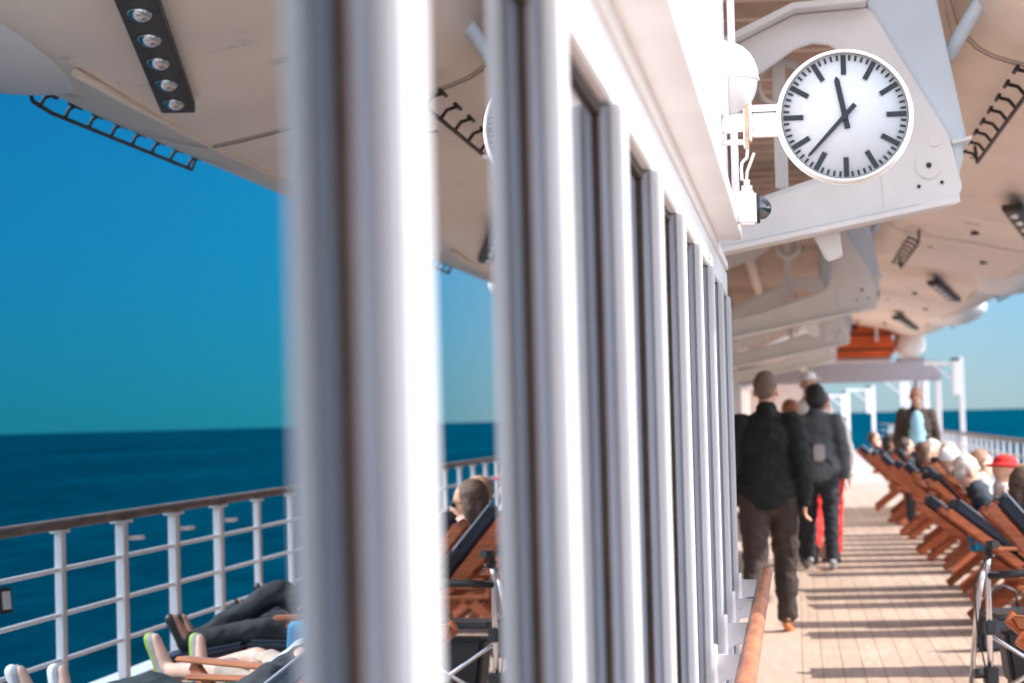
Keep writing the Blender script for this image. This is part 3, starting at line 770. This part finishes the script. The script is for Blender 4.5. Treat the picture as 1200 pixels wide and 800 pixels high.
def seat_root(name='person'): return empty(name)
def sitter(v, mats, **kw):
    r = seat_root(); figure(r, sit(v), (.93,kw.pop('look', .25),-.10 if v != 3 else .05), (-.15 if v != 3 else -.3,0,1), mats, vox=.015, **kw); return r

ch0 = chair(0, 1.0); cha = chair(.10, 1.08); chb = chair(-.10, .90); VAR = [ch0, cha, chb]; used = set(); chf = chair(-.14, .78)
ORD = ['first','second','third','fourth','fifth','sixth','seventh','eighth','ninth','tenth','eleventh','twelfth']
# (Y, top colour, legs colour, hair colour, hair kind, variant, shorts, sole colour, glasses, label)
P = [
 (8.25, (.03,.035,.04), (.02,.028,.032), (.45,.42,.40), 'short', 3, False, (.75,.74,.72), False, 'reclining person in black trousers, their pale shoe soles toward the sea, nearest the camera'),
 (9.15, (.55,.58,.62), (.48,.38,.30), (.16,.10,.08), 'cap', 3, True, (.30,.42,.05), False, 'reclining bare legged person in shorts with lime green shoe soles'),
 (12.0, (.02,.025,.03), (.02,.022,.026), (.14,.08,.055), 'short', 1, False, None, True, 'seated person with brown greying hair and black clothes right beyond the walking frame'),
 (13.0, (.05,.05,.06), (.03,.03,.035), (.10,.06,.04), 'long', 1, False, None, True, 'dark haired woman in sunglasses leaning on her hand'),
 (14.1, (.40,.10,.05), (.06,.06,.08), (.45,.28,.18), 'short', 0, False, None, False, 'seated person with sandy hair in a rust coloured top'),
 (16.5, (.45,.40,.36), (.05,.05,.06), (.55,.02,.02), 'hat', 2, False, None, False, 'seated person wearing a bright red hat'),
 (17.3, (.02,.03,.045), (.03,.035,.045), (.60,.56,.52), 'short', 0, False, None, False, 'seated white haired woman in a navy coat beside the red hat'),
 (18.9, (.35,.37,.42), (.05,.05,.06), (.30,.17,.10), 'short', 2, False, None, False, 'seated brown haired person in a light grey top between two white heads'),
 (20.6, (.70,.70,.70), (.30,.26,.22), (.80,.80,.80), 'cap', 0, False, None, False, 'seated person in a white cap and white top at the end of the near row'),
 (23.6, (.02,.12,.25), (.05,.05,.06), (.55,.45,.38), 'short', 1, False, None, False, 'seated grey haired person in a blue top at the start of the second row'),
 (24.6, (.03,.03,.035), (.03,.03,.035), (.15,.08,.05), 'long', 0, False, None, False, 'seated brown haired woman in black in the second row'),
 (26.6, (.50,.42,.36), (.3,.25,.2), (.78,.76,.72), 'short', 2, False, None, False, 'seated person with white hair and a beige top in the second row'),
 (28.6, (.02,.10,.16), (.04,.05,.06), (.06,.04,.035), 'short', 0, False, None, True, 'seated black haired person in teal in the second row'),
 (33.1, (.03,.03,.035), (.04,.04,.04), (.05,.035,.03), 'hood', 1, False, None, False, 'seated person in a black hood in the third row'),
 (34.1, (.06,.03,.025), (.04,.04,.04), (.36,.22,.15), 'short', 0, False, None, False, 'seated sandy haired person in dark brown in the third row'),
 (36.1, (.60,.55,.5), (.2,.2,.2), (.20,.12,.08), 'long', 2, False, None, False, 'seated long haired person in a pale top in the third row'),
 (38.1, (.25,.06,.04), (.05,.05,.05), (.12,.08,.06), 'short', 0, False, None, False, 'seated person in a maroon top, farthest of those in deck chairs'),
]
SHORT = {8.25:'reclining person in black trousers', 9.15:'bare legged person with lime green soles', 12.0:'greying person just beyond the walking frame',
 13.0:'dark haired woman in sunglasses', 14.1:'sandy haired person in rust coloured top', 16.5:'person in the bright red hat', 17.3:'white haired woman in the navy coat',
 18.9:'brown haired person in the light grey top', 20.6:'person in the white cap', 23.6:'person in the blue top, second row', 24.6:'brown haired woman in black, second row',
 26.6:'white haired person in beige, second row', 28.6:'black haired person in teal, second row', 33.1:'person in the black hood, third row', 34.1:'sandy haired person in dark brown, third row',
 36.1:'long haired person in a pale top, third row', 38.1:'person in the maroon top, farthest occupied'}
def find(y): return next((p for p in P if abs(p[0]-y) < .05), None)
ys = [round(8.75-.8*0 + .8*k, 2) for k in range(0)] 
rows = [[8.25, 9.15, 12.0, 13.0, 14.1, 16.5, 17.3, 18.9, 19.8, 20.6],
        [round(22.6+1.0*k, 2) for k in range(8)], [round(32.1+1.0*k, 2) for k in range(7)]]
names = ['near', 'second', 'third']
first = True
for ri, row in enumerate(rows):
    ne = 0
    for i, y in enumerate(row):
        src = chf if (ri == 0 and i < 2) else VAR[(i*5 + ri*2 + i//3) % 3] if i % 4 else ch0
        if src in used: o = copy_tree(src)
        else: o = src; used.add(src)
        jx = random.uniform(-.12, .16) if y > 12.5 else 0; rz = R({8.25:27, 9.15:45, 10.1:38}.get(y, 2 + random.uniform(-9, 9)))
        x = 1.02 + jx + {8.25:-.05, 9.15:.03, 10.1:.12}.get(y, 0)
        o.location = (x, y, 0); o.rotation_euler = (0, 0, rz); o.scale = (.92, .92, .92)
        p = find(y)
        if p:
            lab = 'wooden deck chair under the ' + SHORT[p[0]]
        else:
            lab = 'empty wooden deck chair, %s empty one of the %s row' % (ORD[ne], names[ri]); ne += 1
        tag(o, lab, 'deck chair', 'wooden deck chairs in rows along the deck')
        if p:
            _, tc, lc, hc, hk, v, sh_, so, gl, label = p
            mats = dict(skin=M['skin2'] if v != 1 else M['skin'], top=cloth('top_fabric', tc), legs=cloth('trouser_fabric', lc), shoe=M['black'] if not so else cloth('shoe_fabric', (.25,.25,.26)),
                        hair=(hairm('hair_strands', hc) if hk in ('short','long','bald') else cloth('headwear_fabric', hc)), sole=mat('shoe_sole', so, .6) if so else None)
            q = sitter(v, mats, hair=hk, shorts=sh_, glasses=gl, look=random.uniform(.0,.4), sleeve=1.0 if not sh_ else .3)
            q.location = (x, y, -.035); q.rotation_euler = (0, 0, rz); q.scale = (.92, .92, .92)
            tag(q, label, 'person', 'people resting in the deck chairs')
# blue towel hanging over a chair arm near the camera
def drape(name, loc, rz, mt, label, cat, w=.34, h=.42):
    n = 14; vs = []; fs = []
    for i in range(n+1):
        for k in range(n+1):
            u = i/n; t = k/n; L = (t-.5)*h*2
            d = abs(L)
            x = .018*math.sin(u*9+t*3) ; 
            yv = (.045 if L > 0 else -.045) * min(1, d/.04) + .010*math.sin(u*14+t*5)
            vs.append(((u-.5)*w + .01*math.sin(t*7), yv, -max(0, d-.04)*.55 + x*.3))
    for i in range(n):
        for k in range(n): a = i*(n+1)+k; fs.append((a, a+1, a+n+2, a+n+1))
    m_ = MB().add(vs, fs, True); o = m_.build(name, mt)
    s = o.modifiers.new('t', 'SOLIDIFY'); s.thickness = .008
    o.location = loc; o.rotation_euler = (0, 0, rz)
    return tag(o, label, cat)
drape('towel', (1.40, 9.98, .68), R(5), M['bluecloth'], 'bright blue towel hanging over a deck chair arm beside the bare legged person', 'towel')
drape('blanket', (1.30, 17.0, .66), R(20), M['bluecloth'], 'small blue cloth hung low over a chair arm in the near row', 'cloth', .25, .3)

# handbag on the deck under a chair
bg = empty('handbag', (1.25, 15.3, 0), R(20), 'dark blue handbag standing beneath the deck chairs of the near row', 'bag')
MB().prism([(-.17,0),(.17,0),(.19,.05),(.15,.26),(-.15,.26),(-.19,.05)], -.07, .07).build('pouch', c('dark_blue_canvas', (.02,.03,.05)), bg, bevel=.02)
MB().tube([(-.10,0,.25),(-.08,0,.36),(.0,0,.40),(.08,0,.36),(.10,0,.25)], .010, 8).build('strap', M['black'], bg)

# ------------------------------------------------------------------ rollator
ro = empty('walking_frame', (.93, 11.1, 0), R(12), 'folding aluminium walking frame with black seat and handles parked beside the chairs', 'walker')
for s in (-1, 1):
    yb = s*.02
    x0 = -.14 if s < 0 else .40
    for (a, nm) in ((-.02, 'rear'), ):
        p = MB().tube([(x0, -.16, .14), (x0, -.16, .80), (x0, -.17, .86)], .014, 12).build('upright', M['alu'], ro)
    f = MB().tube([(x0, .20, .12), (x0, .05, .55), (x0, -.08, .78)], .013, 10).build('front_leg', M['alu'], ro)
    MB().tube([(x0, -.17, .84), (x0, -.19, .90), (x0, -.30, .905)], [.016,.020,.018], 12).build('hand_grip', M['black'], ro)
    MB().tube([(x0-.02, -.19, .86), (x0-.03, -.26, .84), (x0-.02, -.33, .86)], .007, 8).build('brake_lever', M['black'], ro)
    MB().tube([(x0-.01, -.17, .84), (x0-.06, -.15, .72), (x0-.05, -.14, .52), (x0-.01, -.15, .30), (x0, -.16, .18)], .004, 6).build('brake_cable', M['black'], ro)
    MB().box(x0-.03, x0+.03, -.19, -.13, .28, .36).build('height_clamp', M['black'], ro, bevel=.008)
    MB().cyl((x0-.075, -.16, .33), (1,0,0), .022, .05, 12).build('clamp_knob', M['black'], ro)
    MB().box(x0-.022, x0+.022, -.19, -.13, .50, .56).build('hinge_block', M['black'], ro, bevel=.006)
    for y in (-.16, .22):
        w = MB().lathe((x0-.018, y, .095), (1,0,0), [(0,.05),(0,.085),(.006,.095),(.03,.095),(.036,.085),(.036,.05)], 24).build('wheel', M['black'], ro)
        MB().cyl((x0-.012, y, .095), (1,0,0), .05, .024, 16).build('rim', M['grey'], w)
        MB().tube([(x0-.03, y, .095), (x0-.03, y, .20), (x0, y-.01*s, .22)], .008, 8).build('fork', M['black'], ro)
MB().tube([(-.13,-.10,.50), (.39,-.06,.16)], .011, 10).tube([(-.13,-.06,.20), (.39,-.10,.50)], .011, 10).build('cross_brace', M['alu'], ro)
MB().cyl((.13,-.10,.33), (0,1,0), .02, .05, 12).build('brace_pivot', M['alu'], ro)
MB().box(-.10,.36,-.14,.14,.555,.585).build('seat', M['black'], ro, bevel=.012)
MB().prism([(-.02,.50),(.30,.50),(.27,.26),(.20,.20),(.08,.20),(.01,.26)], .02, .16).build('storage_bag', M['black'], ro, bevel=.02)
MB().tube([(-.14,-.16,.76),(-.0,-.22,.77),(.26,-.22,.77),(.40,-.16,.76)], .018, 12).build('back_bar', M['black'], ro)

# ------------------------------------------------------------------ light, sky, camera
SUN_EL, SUN_AZ = R(42), R(91)      # azimuth measured from +Y toward +X
d = Vector((math.sin(SUN_AZ)*math.cos(SUN_EL), math.cos(SUN_AZ)*math.cos(SUN_EL), math.sin(SUN_EL)))
ld = bpy.data.lights.new('sun', 'SUN'); ld.energy = 2.7; ld.angle = R(.5); ld.color = (1, .92, .82)
lo = bpy.data.objects.new('sun', ld); COL.objects.link(lo); lo.rotation_euler = (-d).to_track_quat('-Z', 'Y').to_euler(); lo.location = (20, 5, 20)
wd = bpy.data.worlds.new('World'); sc.world = wd; wd.use_nodes = True
nt = wd.node_tree; nt.nodes.clear(); N = nt.nodes.new; L = nt.links.new
out = N('ShaderNodeOutputWorld'); bg_ = N('ShaderNodeBackground'); sk = N('ShaderNodeTexSky')
sk.sky_type = 'NISHITA'; sk.sun_disc = False; sk.sun_elevation = SUN_EL; sk.sun_rotation = SUN_AZ
sk.air_density = 1.0; sk.dust_density = .1; sk.ozone_density = 1.5
tc = N('ShaderNodeTexCoord'); sp = N('ShaderNodeSeparateXYZ'); L(tc.outputs['Generated'], sp.inputs[0])
def ramp(src, lo, hi, c0, c1):
    mr = N('ShaderNodeMapRange'); mr.inputs[1].default_value = lo; mr.inputs[2].default_value = hi; mr.interpolation_type = 'SMOOTHSTEP'
    L(src, mr.inputs[0]); m_ = N('ShaderNodeMixRGB'); L(mr.outputs[0], m_.inputs[0])
    m_.inputs[1].default_value = c0 + (1,); m_.inputs[2].default_value = c1 + (1,); return m_.outputs[0]
def mul(a_, b_):
    m_ = N('ShaderNodeMixRGB'); m_.blend_type = 'MULTIPLY'; m_.inputs[0].default_value = 1; L(a_, m_.inputs[1]); L(b_, m_.inputs[2]); return m_.outputs[0]
# sky tint: darker low down, warm fill added overhead, deeper seaward like polarised reflections
low = ramp(sp.outputs[2], .0, .14, (.121, .190, .310), (.146, .245, .338))
hi_ = ramp(sp.outputs[2], .16, .50, (1, 1, 1), (12.5, 6.8, 4.1))
sea_side = ramp(sp.outputs[0], .07, .22, (1, 1, 1), (.07, .74, .90))
ahead = mul(mul(low, hi_), sea_side)
astern = ramp(sp.outputs[2], .0, .5, (.76, .66, .61), (4.2, 2.85, 2.1))     # sky behind the camera brightened and warmed as added fill light
fr_ = N('ShaderNodeMapRange'); fr_.inputs[1].default_value = .15; fr_.inputs[2].default_value = .75; fr_.interpolation_type = 'SMOOTHSTEP'; L(sp.outputs[1], fr_.inputs[0])
bl_ = N('ShaderNodeMixRGB'); L(fr_.outputs[0], bl_.inputs[0]); L(astern, bl_.inputs[1]); L(ahead, bl_.inputs[2])
L(mul(sk.outputs[0], bl_.outputs[0]), bg_.inputs[0])
bg_.inputs[1].default_value = .15; L(bg_.outputs[0], out.inputs[0])

f = 2833.; p = math.atan(92.5/f); th = math.atan(329.7/f*math.cos(p)); ro_ = R(1.47)
fw = Vector((-math.sin(th)*math.cos(p), math.cos(th)*math.cos(p), math.sin(p)))
rt = Vector((math.cos(th), math.sin(th), 0)); up = rt.cross(fw)
r2 = rt*math.cos(ro_) - up*math.sin(ro_); u2 = up*math.cos(ro_) + rt*math.sin(ro_)
cd = bpy.data.cameras.new('camera'); co = bpy.data.objects.new('camera', cd); COL.objects.link(co)
mtx = Matrix((r2, u2, -fw)).transposed().to_4x4(); mtx.translation = (0, 0, 1.5); co.matrix_world = mtx
cd.sensor_width = 36; cd.lens = f/1200*36; cd.clip_start = .05; cd.clip_end = 150000
cd.dof.use_dof = True; cd.dof.focus_distance = 7.5; cd.dof.aperture_fstop = 4.6; cd.dof.aperture_blades = 0
sc.camera = co
sc.view_settings.view_transform = 'Standard'; sc.view_settings.look = 'None'; sc.view_settings.gamma = 1
sc.view_settings.use_curve_mapping = False; sc.view_settings.exposure = 1.64
sc.cycles.use_denoising = True
try: sc.cycles.denoiser = 'OPENIMAGEDENOISE'
except Exception: pass
sc.cycles.max_bounces = 10; sc.cycles.diffuse_bounces = 5; sc.cycles.glossy_bounces = 5
sc.cycles.sample_clamp_indirect = 8; sc.cycles.caustics_reflective = False
